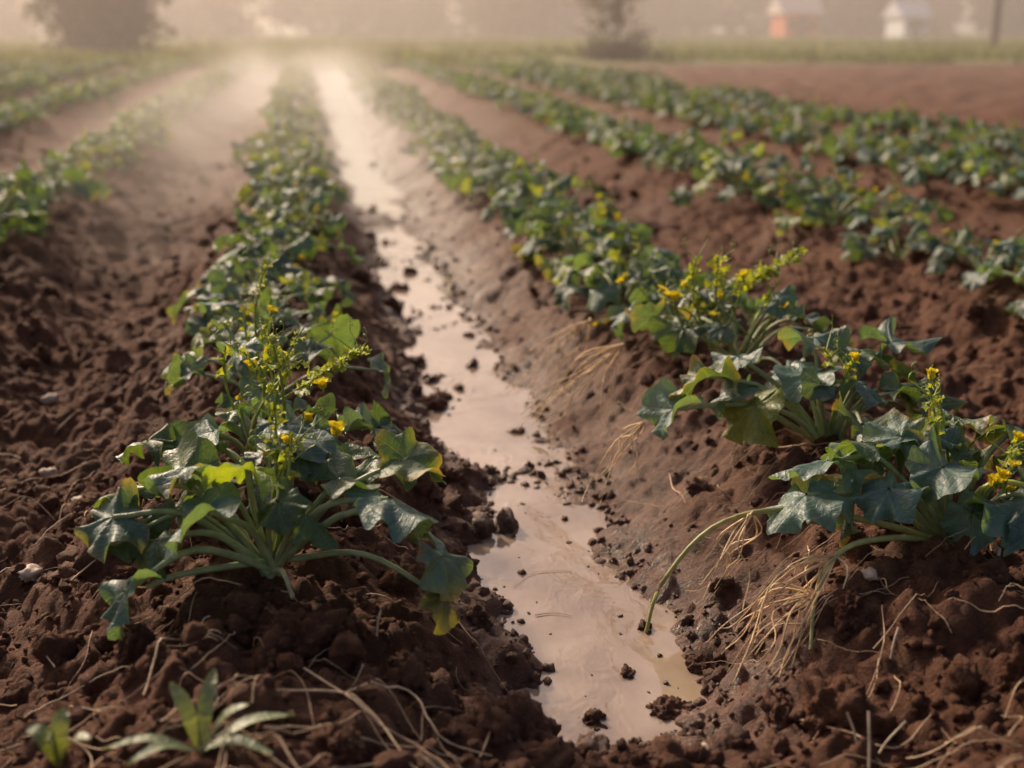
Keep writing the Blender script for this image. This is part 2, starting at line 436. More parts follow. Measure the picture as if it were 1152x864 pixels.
# ------------------------------------------------------------------ ground sheet
def grow(start, step, g, end, mx=40):
    out = []; x = start; s = step
    while x < end:
        s = min(s * g, mx); x += s; out.append(x)
    return out
xs = list(np.arange(-1.15, 2.3, 0.0085))
right = grow(xs[-1], 0.0085, 1.019, 400); left = [-(v) for v in grow(1.15, 0.0085, 1.019, 400)]
xs = np.array(left[::-1] + xs + right)
ys = list(np.arange(1.25, 3.9, 0.008))
ys = np.array([-60, -30, -15, -8, -5] + list(np.arange(-4, 1.25, 0.07)) + ys + grow(ys[-1], 0.008, 1.008, 600))
X, Y = np.meshgrid(xs, ys, indexing='xy')
sx = np.gradient(xs); sy = np.gradient(ys)
SP = np.maximum(sx[None, :], sy[:, None] * 0.8)
Z = terrain(X, Y, SP)
nx, ny = len(xs), len(ys)
i = np.arange(ny - 1)[:, None] * nx; j = np.arange(nx - 1)[None, :]
F = np.stack([i + j, i + j + 1, i + nx + j + 1, i + nx + j], -1).reshape(-1, 4)
def wetness(X, Y, Z):
    w = sst(-0.13, -0.21, Z + 0.03 * vn(X, Y, 0.25, 91)) * (np.abs(X - 0.53) < 0.66)
    b = np.exp(-((X - 0.82) / 0.18) ** 2) * sst(1.9, 2.3, Y) * 0.65
    b = np.maximum(b, 1.25 * np.exp(-((X - 0.76) / 0.13) ** 2 - ((Y - 2.0) / .22) ** 2))
    return np.clip(np.maximum(w, b) * (0.75 + 0.45 * vn(X, Y, 0.15, 92)) + 0.10 * (vn(X, Y, 0.5, 93) > 0.2), 0, 1)
W = wetness(X, Y, Z)
G = sst(33, 35.5, Y + 1.5 * vn(X, Y, 3, 94))
G = np.maximum(G, 0.35 * sst(10, 26, Y) * (vn(X, Y, 1.2, 95) > 0.2) * (X < 6))
me = make_mesh("ground", np.stack([X, Y, Z], -1).reshape(-1, 3), [F], [M_SOIL], floats={"wet": W.ravel(), "green": G.ravel()})
obj("ground", me)

# water sheet in the furrow
wx = np.linspace(0.02, 1.02, 12); wy = np.concatenate([np.linspace(1.6, 6, 40), np.linspace(6.3, 33, 60)])
WX, WY = np.meshgrid(wx, wy); nxw = len(wx)
i = np.arange(len(wy) - 1)[:, None] * nxw; j = np.arange(nxw - 1)[None, :]
FW = np.stack([i + j, i + j + 1, i + nxw + j + 1, i + nxw + j], -1).reshape(-1, 4)
obj("irrigation_water", make_mesh("irrigation_water", np.stack([WX, WY, WX * 0 + WATER_Z], -1).reshape(-1, 3), [FW], [M_WATER]))

# ------------------------------------------------------------------ clods
import bmesh
def clod_template(sub, seed, rough=0.35):
    bm = bmesh.new(); bmesh.ops.create_icosphere(bm, subdivisions=sub, radius=1)
    V = []
    for v in bm.verts:
        p = v.co; o = Vector((seed * 3.1, seed * 1.7, 0))
        n = mnoise.fractal(p * 1.1 + o, 1.0, 2.0, 2) * 0.45 + mnoise.fractal(p * 3.2 + o, 0.8, 2.0, 4) * rough * 0.6
        if sub >= 4: n += mnoise.fractal(p * 9 + o, 0.8, 2.0, 4) * 0.05
        q = p * (1 + n); V.append((q.x, q.y, q.z * 0.75))
    Fc = np.array([[v.index for v in f.verts] for f in bm.faces]); bm.free()
    return np.array(V), Fc
T2 = [clod_template(2, k, 0.5) for k in range(10)]
T3 = [clod_template(3, k + 20, 0.5) for k in range(8)]
T5 = [clod_template(5, k + 50, 0.45) for k in range(5)]

def rand_rot(n):
    q = rng.normal(size=(n, 4)); q /= np.linalg.norm(q, axis=1)[:, None]
    w, x, y, z = q.T
    return np.stack([np.stack([1 - 2 * (y * y + z * z), 2 * (x * y - z * w), 2 * (x * z + y * w)], -1),
                     np.stack([2 * (x * y + z * w), 1 - 2 * (x * x + z * z), 2 * (y * z - x * w)], -1),
                     np.stack([2 * (x * z - y * w), 2 * (y * z + x * w), 1 - 2 * (x * x + y * y)], -1)], 1)

def scatter(px, py, r, temps, sink=0.1, wetf=1.0):
    Vs = []; Fs = []; n0 = 0; Ws = []
    pz = terrain(px, py)
    which = rng.integers(0, len(temps), len(px))
    for k, (tv, tf) in enumerate(temps):
        idx = np.where(which == k)[0]
        if len(idx) == 0: continue
        R = rand_rot(len(idx))
        v = np.einsum('nij,vj->nvi', R, tv) * (r[idx][:, None, None] * rng.uniform(0.75, 1.2, (len(idx), 1, 3)))
        z = np.maximum(pz[idx], WATER_Z - r[idx] * 0.3)
        v += np.stack([px[idx], py[idx], z + r[idx] * sink], -1)[:, None, :]
        f = tf[None] + (np.arange(len(idx)) * len(tv))[:, None, None] + n0
        Vs.append(v.reshape(-1, 3)); Fs.append(f.reshape(-1, 3)); n0 += len(idx) * len(tv)
        w = wetness(px[idx], py[idx], pz[idx]) * wetf
        Ws.append(np.repeat(w, len(tv)))
    return np.concatenate(Vs), np.concatenate(Fs), np.concatenate(Ws)

def pts(n, y0, y1, yexp):
    yy = y0 + (y1 - y0) * rng.random(n) ** yexp
    lo = -0.35 * yy - 0.25; hi = 0.62 * yy + 0.3
    xx = lo + (hi - lo) * rng.random(n)
    zz = terrain(xx, yy)
    sm = np.exp(-((xx - 0.86) / 0.17) ** 2) * (yy > 2.3)
    inw = (zz < WATER_Z + 0.004)
    keep = (rng.random(n) > sm * 0.85) & (~inw | (rng.random(n) < 0.06))
    clus = (vn(xx, yy, 0.22, 71) + 0.5 * vn(xx, yy, 0.09, 72)) * 0.5 + 0.5
    keep &= rng.random(n) < 0.25 + clus
    return xx[keep], yy[keep]
a1, b1 = pts(24000, 1.2, 9, 1.8); r1 = 0.0025 + 0.010 * rng.random(len(a1)) ** 2.5
a2, b2 = pts(2800, 1.2, 13, 1.5); r2 = 0.011 + 0.030 * rng.random(len(a2)) ** 2.8
ns = 6000; ysx = 1.8 + 5.5 * rng.random(ns) ** 1.3; xsx = U(0, 0) + rng.uniform(.2, .85, ns); zsx = terrain(xsx, ysx)
kp = (np.abs(zsx - WATER_Z) < 0.012) & (rng.random(ns) < .8)
a1 = np.concatenate([a1, xsx[kp]]); b1 = np.concatenate([b1, ysx[kp]]); r1 = np.concatenate([r1, 0.003 + 0.014 * rng.random(kp.sum()) ** 3])
V1, F1, W1 = scatter(a1, b1, r1, T2)
V2, F2, W2 = scatter(a2, b2, r2, T3)
big = [(.30, 1.80, .095), (.845, 1.72, .085), (-.05, 1.90, .065), (.63, 1.97, .055), (.47, 1.97, .036), (.0, 1.6, .045),
       (.95, 1.95, .045), (-.33, 2.0, .05), (.30, 2.3, .035), (.73, 2.12, .03), (1.1, 1.62, .05), (.55, 1.62, .05), (.3, 2.62, .03), (.34, 3.1, .035),
       (-.55, 2.9, .045), (-.8, 3.3, .05), (1.35, 1.75, .045), (.30, 3.7, .04), (.77, 1.8, .04), (-.42, 2.35, .035), (.35, 4.5, .05), (.33, 5.3, .05), (.36, 2.0, .03),
       (.38, 3.95, .055), (.43, 4.05, .04), (.40, 5.9, .06), (.5, 6.3, .05), (.62, 4.9, .035), (.58, 2.12, .02), (.66, 2.3, .025)]
bx = np.array([b[0] for b in big]); by = np.array([b[1] for b in big]); br = np.array([b[2] for b in big])
V3, F3, W3 = scatter(bx, by, br, T5, -0.1, 0.35)
Vc = np.concatenate([V1, V2, V3]); Fc = np.concatenate([F1, F2 + len(V1), F3 + len(V1) + len(V2)])
obj("soil_clods", make_mesh("soil_clods", Vc, [Fc], [M_SOIL], floats={"wet": np.concatenate([W1, W2, W3]), "green": np.zeros(len(Vc))}))

# pebbles
M_STONE = mat_plain("stone", (0.42, 0.33, 0.26), 0.7, 0.3, 60)
for (x, y, r) in [(-.625, 2.56, .024), (1.0, 1.98, .014), (.60, 1.74, .016), (-.75, 3.4, .02), (-.62, 3.1, .018), (-.9, 4.2, .025)]:
    tv, tf = T3[random.randrange(8)]
    o = obj("pebble", make_mesh("pebble", tv * r * np.array([1.2, 0.9, 0.9]), [tf], [M_STONE]), (x, y, H(x, y) + r * 0.5))
    o.rotation_euler = (0, 0, U(0, 6))

# ------------------------------------------------------------------ foreground plants
def place(name, me, x, y, rz=0, dz=0.0, s=1.0, parent=None):
    o = obj(name, me, (x, y, H(x, y) + dz), parent); o.rotation_euler = (U(-.06, .06), U(-.06, .06), rz); o.scale = (s, s, s)
    return o

C_BL = BLUE * 1.3; C_LM = (0.17, 0.27, 0.03); C_YG = (0.13, 0.17, 0.03)
A1 = [(-.23, -.08, .02, .086, .85, .3, C_BL, .8), (-.255, .02, .11, .088, .25, -.3, BLUE, .9), (-.09, -.07, .145, .088, .45, .15, C_BL, .9),
      (-.03, -.0, .19, .080, -.35, .35, C_LM, .4), (.20, -.03, .13, .102, .35, -.1, C_BL, 1.2), (.28, -.10, .05, .085, .9, -.3, BLUE, .8),
      (.12, .03, .15, .082, .1, .3, GREEN, .8), (-.15, .10, .15, .082, .2, -.1, GREEN, .8), (.19, .12, .15, .085, .2, .1, GREEN, .8), (-.18, -.02, .08, .068, .4, -.2, GREEN, 1.)]
def exA1(mb):
    tube(mb, curve([(0, 0, 0), (.02, -.05, .02), (.035, -.09, -.01)], 6), .005, .004, 3, (.5, .44, .28), 6)
    cluster(mb, (.03, -.03, .09), 1, .019, .004); cluster(mb, (.04, .06, .2), 1, .018, .004)
    add_leaf(mb, (.03, 0, .02), (.285, -.12, -.02), .06, 1.0, .2, (.10, .11, .03), droop=.5)
    tube(mb, curve([(0, 0, .02), (-.14, -.05, .03), (-.2, -.07, .02)], 12), .0065, .004, 1, STEM, 7)
    def more():
        for (ex, ey, ez, s, p, r, c, dr) in [(.06, -.05, .12, .066, .5, -.2, GREEN * 1.1, .9), (-.13, .02, .19, .075, .1, .3, C_BL, .8), (.05, .08, .21, .075, -.1, .2, BLUE, .9),
                                          (.24, .05, .17, .08, .2, .3, GREEN, 1.), (-.24, .12, .12, .08, .3, 0, GREEN * 1.2, .9), (.02, -.06, .15, .058, .3, .4, GREEN * .9, 1.1)]:
            add_leaf(mb, (0, 0, 0), (ex, ey, ez), s, p, r, c, droop=dr)
        shoot(mb, (.0, .02, .05), (.02, .05, .29), leaflets=7); shoot(mb, (.0, .02, .05), (.07, .02, .24), leaflets=7)
        flower(mb, (.12, .06, .22), .018)
    side_rng(5, more)
place("squash_plant", plant_mesh("squash_plant_a", 7, .22, size=.078, explicit=A1, shoots=1, nfl=0, azr=(0.2, 3.0), extra=exA1), -.10, 2.14, s=1.08)

def exA2(mb):
    shoot(mb, (0, 0, .1), (.03, .0, .35), leaflets=6)
    shoot(mb, (.04, .0, .20), (.22, .0, .31), leaflets=30, ls=.021, t0=.15)
    shoot(mb, (-.02, .0, .1), (-.07, .0, .32), leaflets=6)
    cluster(mb, (.10, -.06, .17), 1, .018, .004)
    def more():
        for q in range(4): shoot(mb, (U(-.05, .05), 0, .08), (U(-.12, .12), U(-.04, .04), U(.28, .37)), leaflets=9, ls=.016)
        flower(mb, (.13, -.02, .23), .018); flower(mb, (-.02, .02, .27), .015)
    side_rng(6, more)
A2 = [(-.24, .0, .12, .082, .3, 0, GREEN, .7), (-.1, -.05, .15, .08, .3, .2, C_BL, .8), (.22, -.02, .14, .098, .5, 0, BLUE, .8), (.28, .08, .12, .092, .7, .1, GREEN, .9), (.05, -.08, .17, .078, .2, 0, C_BL, .8)]
place("squash_plant", plant_mesh("squash_plant_b", 8, .25, explicit=A2, size=.08, shoots=1, nfl=0, extra=exA2), -.13, 2.66, s=1.04)
place("squash_plant", plant_mesh("squash_plant_c", 12, .28, size=.085, shoots=2, nfl=1, extra=lambda mb: shoot(mb, (0, 0, .12), (.05, 0, .36), leaflets=8)), -.15, 3.15)
yy = 3.68; k = 0
MID = (40, 7)
midm = [plant_mesh("squash_plant_m%d" % q, 13, .28, MID, .085, shoots=1 if q % 2 else 0, nfl=1, hgt=.18) for q in range(6)]
while yy < 7.5:
    place("squash_plant", midm[k % 6], -.14 + U(-.07, .07), yy, U(0, 6.28), 0, U(.82, 1.05)); yy += U(.40, .52); k += 1

def roots(mb, p0, n=9, L=.22, drop=-.2, dirx=-1):
    for q in range(n):
        e = np.array(p0) + [dirx * U(.02, L), U(-.12, .06), drop * U(.6, 1.1)]
        m1 = np.array(p0) + (e - p0) * .4 + [U(-.03, .03), U(-.03, .03), U(0, .05)]
        m2 = np.array(p0) + (e - p0) * .75 + [U(-.02, .02), U(-.02, .02), U(-.02, .03)]
        tube(mb, curve([p0, m1, m2, e], 12), .0019, .0008, 3, np.array([.72, .50, .27]) * U(.7, 1.2), 4)
B1 = [(-.28, -.02, .11, .086, .25, .15, C_BL, .8), (-.15, -.06, .13, .08, .5, -.2, C_BL * 1.1, .9), (.05, -.10, .10, .086, .5, .1, C_BL, .8),
      (-.03, .05, .19, .08, .1, -.1, BLUE, .8), (.12, .02, .21, .086, .2, 0, GREEN, .7), (.2, -.05, .14, .09, .6, 0, BLUE, .8), (-.10, .08, .17, .078, .1, .2, GREEN, .8)]
def exB1(mb):
    v1 = curve([(0, 0, .0), (-.15, -.02, .055), (-.32, -.02, .085), (-.45, -.03, .06), (-.54, -.05, -.03), (-.57, -.07, -.11)], 26)
    tube(mb, v1, .0068, .003, 1, np.array([.36, .34, .11]), 7)
    v2 = curve([(0, -.01, .0), (-.12, -.06, .04), (-.24, -.10, .04), (-.30, -.14, -.02), (-.33, -.2, -.09)], 22)
    tube(mb, v2, .0065, .003, 1, np.array([.36, .36, .14]), 7)
    roots(mb, v2[11], 14, .22, -.17); roots(mb, v2[15], 10, .16, -.12); roots(mb, v1[12], 7, .12, -.14)
    tube(mb, curve([(0, 0, 0), (.03, -.05, .12), (.08, -.09, .14), (.14, -.1, .09)], 14), .007, .004, 1, np.array([.40, .45, .10]), 7)
    cluster(mb, (.04, -.10, .15), 5, .015, .024)
    tube(mb, curve([(.045, -.10, -.06), (.046, -.10, .03)], 5), .0035, .0032, 3, (.75, .72, .66), 6)
    def more():
        for (ex, ey, ez, s, p, r, c, dr) in [(-.22, .04, .15, .084, .1, .2, C_BL * .9, .9), (-.06, -.07, .17, .075, .3, -.2, BLUE, .9), (.0, -.08, .09, .065, .6, .1, C_BL, 1.),
                                          (.10, -.12, .12, .085, .4, .2, C_BL, .9), (.06, .1, .2, .08, 0, 0, GREEN, .8), (-.17, .02, .19, .07, 0, .3, GREEN * 1.2, .9)]:
            add_leaf(mb, (0, 0, 0), (ex, ey, ez), s, p, r, c, droop=dr)
        shoot(mb, (0, 0, .1), (-.05, .02, .28), leaflets=8); shoot(mb, (.03, -.04, .1), (.06, -.09, .22), leaflets=8, ls=.016, flowers=True)
    side_rng(8, more)
place("squash_plant", plant_mesh("squash_plant_d", 6, .24, size=.08, explicit=B1, shoots=1, nfl=0, azr=(-.3, 3.2), extra=exB1), 1.235, 2.14, s=1.12)
B2 = [(-.19, -.05, .13, .100, .7, -.35, C_YG, .6), (-.36, .0, .12, .086, .6, .1, C_BL, .9), (-.05, -.02, .18, .085, .2, 0, C_BL, .8),
      (.22, .0, .13, .098, .3, .2, GREEN, 1.), (.12, .1, .19, .09, .1, 0, GREEN * 1.2, .8), (-.18, .1, .2, .084, .2, 0, BLUE, .8)]
def exB2(mb):
    shoot(mb, (-.02, 0, .1), (-.03, -.03, .24), leaflets=6)
    roots(mb, (-.42, .02, .09), 9, .16, -.15)
    def more():
        for (ex, ey, ez, s, p, r, c, dr) in [(-.26, .06, .17, .088, .2, .2, GREEN, .9), (.05, -.06, .16, .08, .3, -.2, BLUE, .9), (.0, .1, .23, .085, 0, .1, C_BL, 1.), (.2, .12, .2, .09, .1, .1, BLUE, .9)]:
            add_leaf(mb, (0, 0, 0), (ex, ey, ez), s, p, r, c, droop=dr)
    side_rng(9, more)
place("squash_plant", plant_mesh("squash_plant_e", 9, .27, size=.082, explicit=B2, shoots=1, nfl=0, extra=exB2), 1.24, 2.74, s=1.1)
def exB3(mb):
    shoot(mb, (-.03, 0, .20), (.17, .0, .30), leaflets=30, ls=.022, t0=.15)
    shoot(mb, (-.1, 0, .1), (-.12, .0, .31), leaflets=8); shoot(mb, (-.15, 0, .1), (-.22, .0, .22), leaflets=8, flowers=True)
    roots(mb, (-.32, .0, .08), 16, .32, -.22)
    cluster(mb, (-.2, -.05, .19), 3, .015, .03); cluster(mb, (-.1, -.1, .2), 2, .014, .02)
    def more():
        for q in range(5): shoot(mb, (U(-.1, .05), 0, .06), (U(-.2, .08), U(-.05, .05), U(.2, .33)), leaflets=9, ls=.017, flowers=q % 2 == 0)
    side_rng(10, more)
place("squash_plant", plant_mesh("squash_plant_f", 13, .28, size=.085, shoots=1, nfl=1, extra=exB3), 1.2, 3.3, s=1.06)
place("squash_plant", plant_mesh("squash_plant_g", 13, .28, size=.085, shoots=0, nfl=1, extra=lambda mb: (cluster(mb, (-.27, 0, .08), 2, .015, .02), roots(mb, (-.3, 0, .08), 14, .36, -.2))), 1.2, 3.8, s=1.06)
yy = 4.28
while yy < 7.5:
    place("squash_plant", midm[k % 6], 1.17 + U(-.07, .07), yy, U(0, 6.28), 0, U(.92, 1.12)); yy += U(.36, .46); k += 1

# ------------------------------------------------------------------ crop rows
LOW = (22, 4)
lowm = [plant_mesh("crop_plant_%d" % q, 15, .28, LOW, .090, shoots=q % 2, nfl=q % 2, hgt=.17) for q in range(6)]
def row(x0, y0, y1, meshes, sp=(.34, .47), sc=(.85, 1.12)):
    e = bpy.data.objects.new("squash_crop_row", None); COL.objects.link(e); e.location = (x0, y0, 0)
    y = y0; n = 0
    while y < y1:
        x = x0 + U(-.09, .09); n += 1
        if rng.random() > 0.03:
            o = bpy.data.objects.new("plant_%d" % n, meshes[int(rng.integers(0, len(meshes)))])
            COL.objects.link(o); o.parent = e
            s = U(*sc); o.location = (x - x0, y - y0, H(x, y)); o.scale = (s, s, s * U(.85, 1.1)); o.rotation_euler = (U(-.1, .1), U(-.1, .1), U(0, 6.28))
        y += U(*sp)
row(-.14, 7.6, 32.5, lowm); row(1.15, 7.6, 32.5, lowm)
row(2.7, 1.8, 9, midm, sc=(.95, 1.2)); row(2.7, 9.1, 32.5, lowm)
row(4.25, 2.5, 33, lowm, sc=(.9, 1.2)); row(5.8, 4, 33, lowm, sc=(.9, 1.2))
row(-1.55, 2.5, 9, midm, sc=(.95, 1.2)); row(-1.55, 9.1, 32, lowm)
row(-3.1, 6, 33, lowm); row(-4.65, 10, 33, lowm); row(-6.2, 14, 33, lowm); row(-7.7, 18, 33, lowm); row(-9.3, 22, 33, lowm)

# ------------------------------------------------------------------ straw
mb = MB()
def straw(P2, r=.0018, lift=.006, c=None):
    P = curve([(p[0], p[1], 0) for p in P2], 16)
    P[:, 2] = terrain(P[:, 0], P[:, 1]) 
    z = P[:, 2]; zz = np.convolve(np.pad(z, 3, 'edge'), np.ones(7) / 7, 'valid'); P[:, 2] = np.maximum(z * .5 + zz * .5, zz) + lift + .012 * np.sin(np.linspace(0, 3.14, len(P)))
    P[:, 2] = np.maximum(P[:, 2], WATER_Z + .003)
    tube(mb, P, r, r * .45, 0, np.array([.62, .43, .26]) * U(.5, 1.3) if c is None else c, 5)
for P2 in [[(-.51, 1.81), (-.43, 1.84), (-.36, 1.80)], [(-.29, 1.78), (-.26, 1.90), (-.20, 1.96)], [(-.06, 1.83), (.05, 1.66), (.12, 1.62), (.2, 1.51)],
           [(-.1, 1.61), (.05, 1.63), (.19, 1.615)], [(.43, 1.47), (.56, 1.55), (.69, 1.61)], [(.88, 1.57), (.95, 1.51), (1.0, 1.46)], [(.75, 1.48), (.9, 1.5), (1.0, 1.47)],
           [(-.5, 2.35), (-.38, 2.45), (-.3, 2.47)], [(-.9, 3.3), (-.75, 3.3), (-.65, 3.4)], [(.02, 1.75), (.12, 1.78), (.16, 1.69), (.24, 1.66)],
           [(.78, 1.75), (.86, 1.6), (.95, 1.63)], [(-.3, 1.55), (-.1, 1.56), (.06, 1.68)], [(.0, 1.55), (.12, 1.58), (.24, 1.52)],
           [(-.12, 1.72), (.03, 1.70), (.1, 1.58), (.13, 1.5)], [(-.5, 1.9), (-.42, 1.95), (-.3, 1.93)]]:
    straw(P2, U(.0016, .0028), U(.010, .018), np.array([.64, .46, .29]) * U(.6, 1.2))
for q in range(640):
    y = 1.3 + 5.5 * rng.random() ** 1.9; x = U(-.35 * y - .2, .62 * y + .2)
    if .25 < x < .8 and rng.random() < .85: continue
    L = U(.03, .22); a = U(0, 6.28); b = a + U(-.9, .9)
    straw([(x, y), (x + L * .5 * math.cos(a), y + L * .5 * math.sin(a)), (x + L * .5 * math.cos(a) + L * .5 * math.cos(b), y + L * .5 * math.sin(a) + L * .5 * math.sin(b))], U(.0007, .0018), .008)
for (x, y, dx, dy, h) in [(.50, 1.48, -.01, .01, .05), (.55, 1.49, .003, 0, .05), (.96, 1.8, .01, .0, .06), (-.17, 1.7, -.005, 0, .05), (.08, 1.98, .01, 0, .05), (.8, 1.53, 0, .02, .1), (.82, 1.6, -.03, .0, .09), (.84, 1.6, .05, .0, .07)]:
    z = H(x, y)
    tube(mb, curve([(x, y, z - .01), (x + dx * .4, y + dy * .4, z + h * .5), (x + dx, y + dy, z + h)], 6), .0022, .0018, 0, (.62, .52, .38), 5)
for q in range(40):
    y = U(1.9, 4.8); x = U(.82, 1.08); 
    straw([(x + .06, y + .03), (x, y), (x - U(.04, .14), y - U(0, .1))], U(.0006, .0013), .008)
obj("dry_straw", mb.mesh("dry_straw", [M_STRAW]))

# ------------------------------------------------------------------ weed, bottom left
mb = MB()
def blade(mb, b, e, w, c):
    P = curve([b, (np.array(b) + e) / 2 + [0, 0, .02], e], 10); n = len(P)
    T = np.gradient(P, axis=0); S = np.cross(T, [0, 0, 1]); S /= np.linalg.norm(S, axis=1)[:, None] + 1e-9
    t = np.linspace(0, 1, n); ww = (w * np.sin(np.pi * np.clip(t * .92 + .06, 0, 1)) ** .7)[:, None]
    V = np.concatenate([P - S * ww + [0, 0, .003], P, P + S * ww + [0, 0, .003]])
    i = np.arange(n - 1); f = np.concatenate([np.stack([i, i + 1, i + n + 1, i + n], -1), np.stack([i + n, i + n + 1, i + 2 * n + 1, i + 2 * n], -1)])
    mb.add(V, f, 0, c, np.stack([np.tile(t, 3) * .2 + .3, np.tile(t, 3) * 0 + .3, np.tile(t, 3)], -1))
for (ex, ey, ez, w) in [(.07, .0, .07, .012), (-.04, .05, .085, .012), (-.13, .0, .02, .010), (.10, -.05, .02, .012), (.02, .07, .09, .012), (-.09, -.06, .03, .011), (.13, .03, .03, .012), (-.2, .0, .045, .015), (-.23, .02, .05, .015), (-.18, .03, .07, .014), (-.14, -.02, .05, .012)]:
    blade(mb, (0 if ex > -.135 else -.19, 0, 0), np.array([ex, ey, ez]), w, np.array([.10, .14, .06]) * U(.8, 1.2))
obj("weed", mb.mesh("weed", [M_LEAF]), (-.185, 1.56, H(-.185, 1.56)))

# ------------------------------------------------------------------ distant vegetation
def quads(centers, size, cols, mb, m=0):
    n = len(centers)
    R = rand_rot(n); s = size[:, None]
    a = R[:, :, 0] * s; b = R[:, :, 1] * s * .6
    V = np.stack([centers - a, centers - b * .9, centers + a, centers + b], 1).reshape(-1, 3)
    f = (np.arange(n) * 4)[:, None] + np.arange(4)[None]
    mb.add(V, f, m, np.repeat(cols, 4, axis=0))
def tree(mb, x, y, h, r, low=.15, n=1500, base=(.05, .07, .03), ls=.22, trunk=.12):
    z0 = -.1
    top = np.array([x + U(-.3, .3), y, z0 + h * .75])
    tube(mb, curve([(x, y, z0), (x + U(-.2, .2), y, h * .35), top], 8), trunk, trunk * .4, 1, (.08, .06, .045), 7)
    nc = 12
    cs = []
    for q in range(nc):
        a = U(0, 6.28); t = U(low, 1); rr = r * math.sqrt(max(.05, 1 - ((t - .5) / .6) ** 2)) * U(.3, .85)
        c = np.array([x + rr * math.cos(a), y + rr * math.sin(a), z0 + h * t]); cs.append(c)
        tube(mb, curve([(x, y, z0 + h * min(t, .7) * .6), (np.array([x, y, z0 + h * t * .7]) + c) / 2, c], 6), trunk * .35, trunk * .1, 1, (.08, .06, .045), 5)
    cs = np.array(cs); w = rng.integers(0, nc, n)
    p = cs[w] + rng.normal(size=(n, 3)) * r * np.array([.26, .26, .2]) 
    p[:, 2] = np.maximum(p[:, 2], .05)
    tone = rng.uniform(.6, 1.4, nc)[w][:, None] * rng.uniform(.7, 1.3, (n, 1))
    quads(p, rng.uniform(.6, 1.3, n) * ls, np.array(base) * tone, mb)
mb = MB(); tree(mb, -7.3, 50, 4.2, 2.3, .0, 5000, (.06, .07, .025), .19); obj("leafy_shrub", mb.mesh("leafy_shrub", [M_FOL, M_BARK], False))
mb = MB(); tree(mb, 9.5, 38.5, 3.4, 1.0, .0, 1500, (.13, .11, .055), .085, .05)
c0 = np.array([9.45, 38.5, .15]) + rng.normal(size=(900, 3)) * [.55, .5, .22]; c0[:, 2] = np.abs(c0[:, 2])
quads(c0, rng.uniform(.06, .13, 900), np.array([.09, .08, .04]) * rng.uniform(.6, 1.4, (900, 1)), mb)
obj("small_tree", mb.mesh("small_tree", [M_FOL, M_BARK], False))
mb = MB()
for q in range(84):
    xx_ = -62 + q * 2.1 + U(-2, 2); yt = U(98, 135)
    tree(mb, xx_, yt, U(4.5, 10), U(2.6, 4.5), .0, 800, np.array([.10, .085, .045]) * U(.35, 1.5), .46, .16)
obj("distant_trees", mb.mesh("distant_trees", [M_FOL, M_BARK], False))
# rough grass beyond the rows
mb = MB(); n = 30000
gy = 33.5 + 60 * rng.random(n) ** 1.6; gx = rng.uniform(-.4, .72, n) * gy + U(-1, 1)
keep = vn(gx, gy, 2.2, 301) * .6 + vn(gx, gy, 7, 302) > -.35
gx, gy = gx[keep], gy[keep]; n = len(gx)
gh = rng.uniform(.12, .36, n) * (1 + .4 * vn(gx, gy, 3, 303)); a = rng.uniform(0, 6.28, n); w = .035
gz = terrain(gx, gy, np.full(n, 1.0))
dx, dy = np.cos(a) * w, np.sin(a) * w
b0 = np.stack([gx, gy, gz], -1)
V = np.stack([b0 + np.stack([-dx, -dy, 0 * dx], -1), b0 + np.stack([dx, dy, 0 * dx], -1), b0 + np.stack([dx * 1.5 + rng.normal(size=n) * .08, dy * .3, gh], -1), b0 + np.stack([-dx * .6, -dy, gh * .8], -1)], 1).reshape(-1, 3)
tone = (np.array([.20, .22, .07]) * rng.uniform(.6, 1.3, (n, 1)) + np.array([.08, .05, 0]) * (rng.random((n, 1)) < .3))
mb.add(V, (np.arange(n) * 4)[:, None] + np.arange(4)[None], 0, np.repeat(tone, 4, axis=0))
obj("grass", mb.mesh("grass", [M_FOL], False))

# ------------------------------------------------------------------ buildings, pole
def box(name, x0, x1, y0, y1, z0, z1, mat, parent):
    V = np.array([(x, y, z) for z in (z0, z1) for y in (y0, y1) for x in (x0, x1)], float)
    Fb = np.array([[0, 2, 3, 1], [4, 5, 7, 6], [0, 1, 5, 4], [2, 6, 7, 3], [0, 4, 6, 2], [1, 3, 7, 5]])
    return obj(name, make_mesh(name, V, [Fb], [mat], smooth=False), parent=parent)
def house(name, x, y, w, d, h, wall, roofm):
    e = bpy.data.objects.new(name, None); COL.objects.link(e); e.location = (x, y, -.1)
    box("walls", -w / 2, w / 2, -d / 2, d / 2, 0, h, wall, e)
    V = np.array([(-w / 2 - .3, -d / 2 - .3, h), (w / 2 + .3, -d / 2 - .3, h), (w / 2 + .3, d / 2 + .3, h), (-w / 2 - .3, d / 2 + .3, h), (-w / 2 - .3, 0, h + 1.2), (w / 2 + .3, 0, h + 1.2)])
    V[:, 2] += .004
    me = bpy.data.meshes.new("roof"); me.from_pydata(V.tolist(), [], [(0, 1, 5, 4), (2, 3, 4, 5), (0, 4, 3), (1, 2, 5), (3, 2, 1, 0)]); me.materials.append(roofm)
    obj("roof", me, parent=e)
    dk = mat_plain("window_glass", (.05, .05, .06), .2)
    for k, xx in enumerate((-w * .3, w * .3)): box("window_%d" % k, xx - .25, xx + .25, -d / 2 - .03, -d / 2 + .02, .9, 1.45, dk, e)
    box("door", -.35, .35, -d / 2 - .04, -d / 2 + .02, 0, min(1.9, h - .1), M_BARK, e)
house("red_farmhouse", 36.5, 92, 2.6, 3, 1.9, mat_plain("red_wall", (.66, .17, .09), .8), mat_plain("pale_roof", (.7, .55, .5), .7))
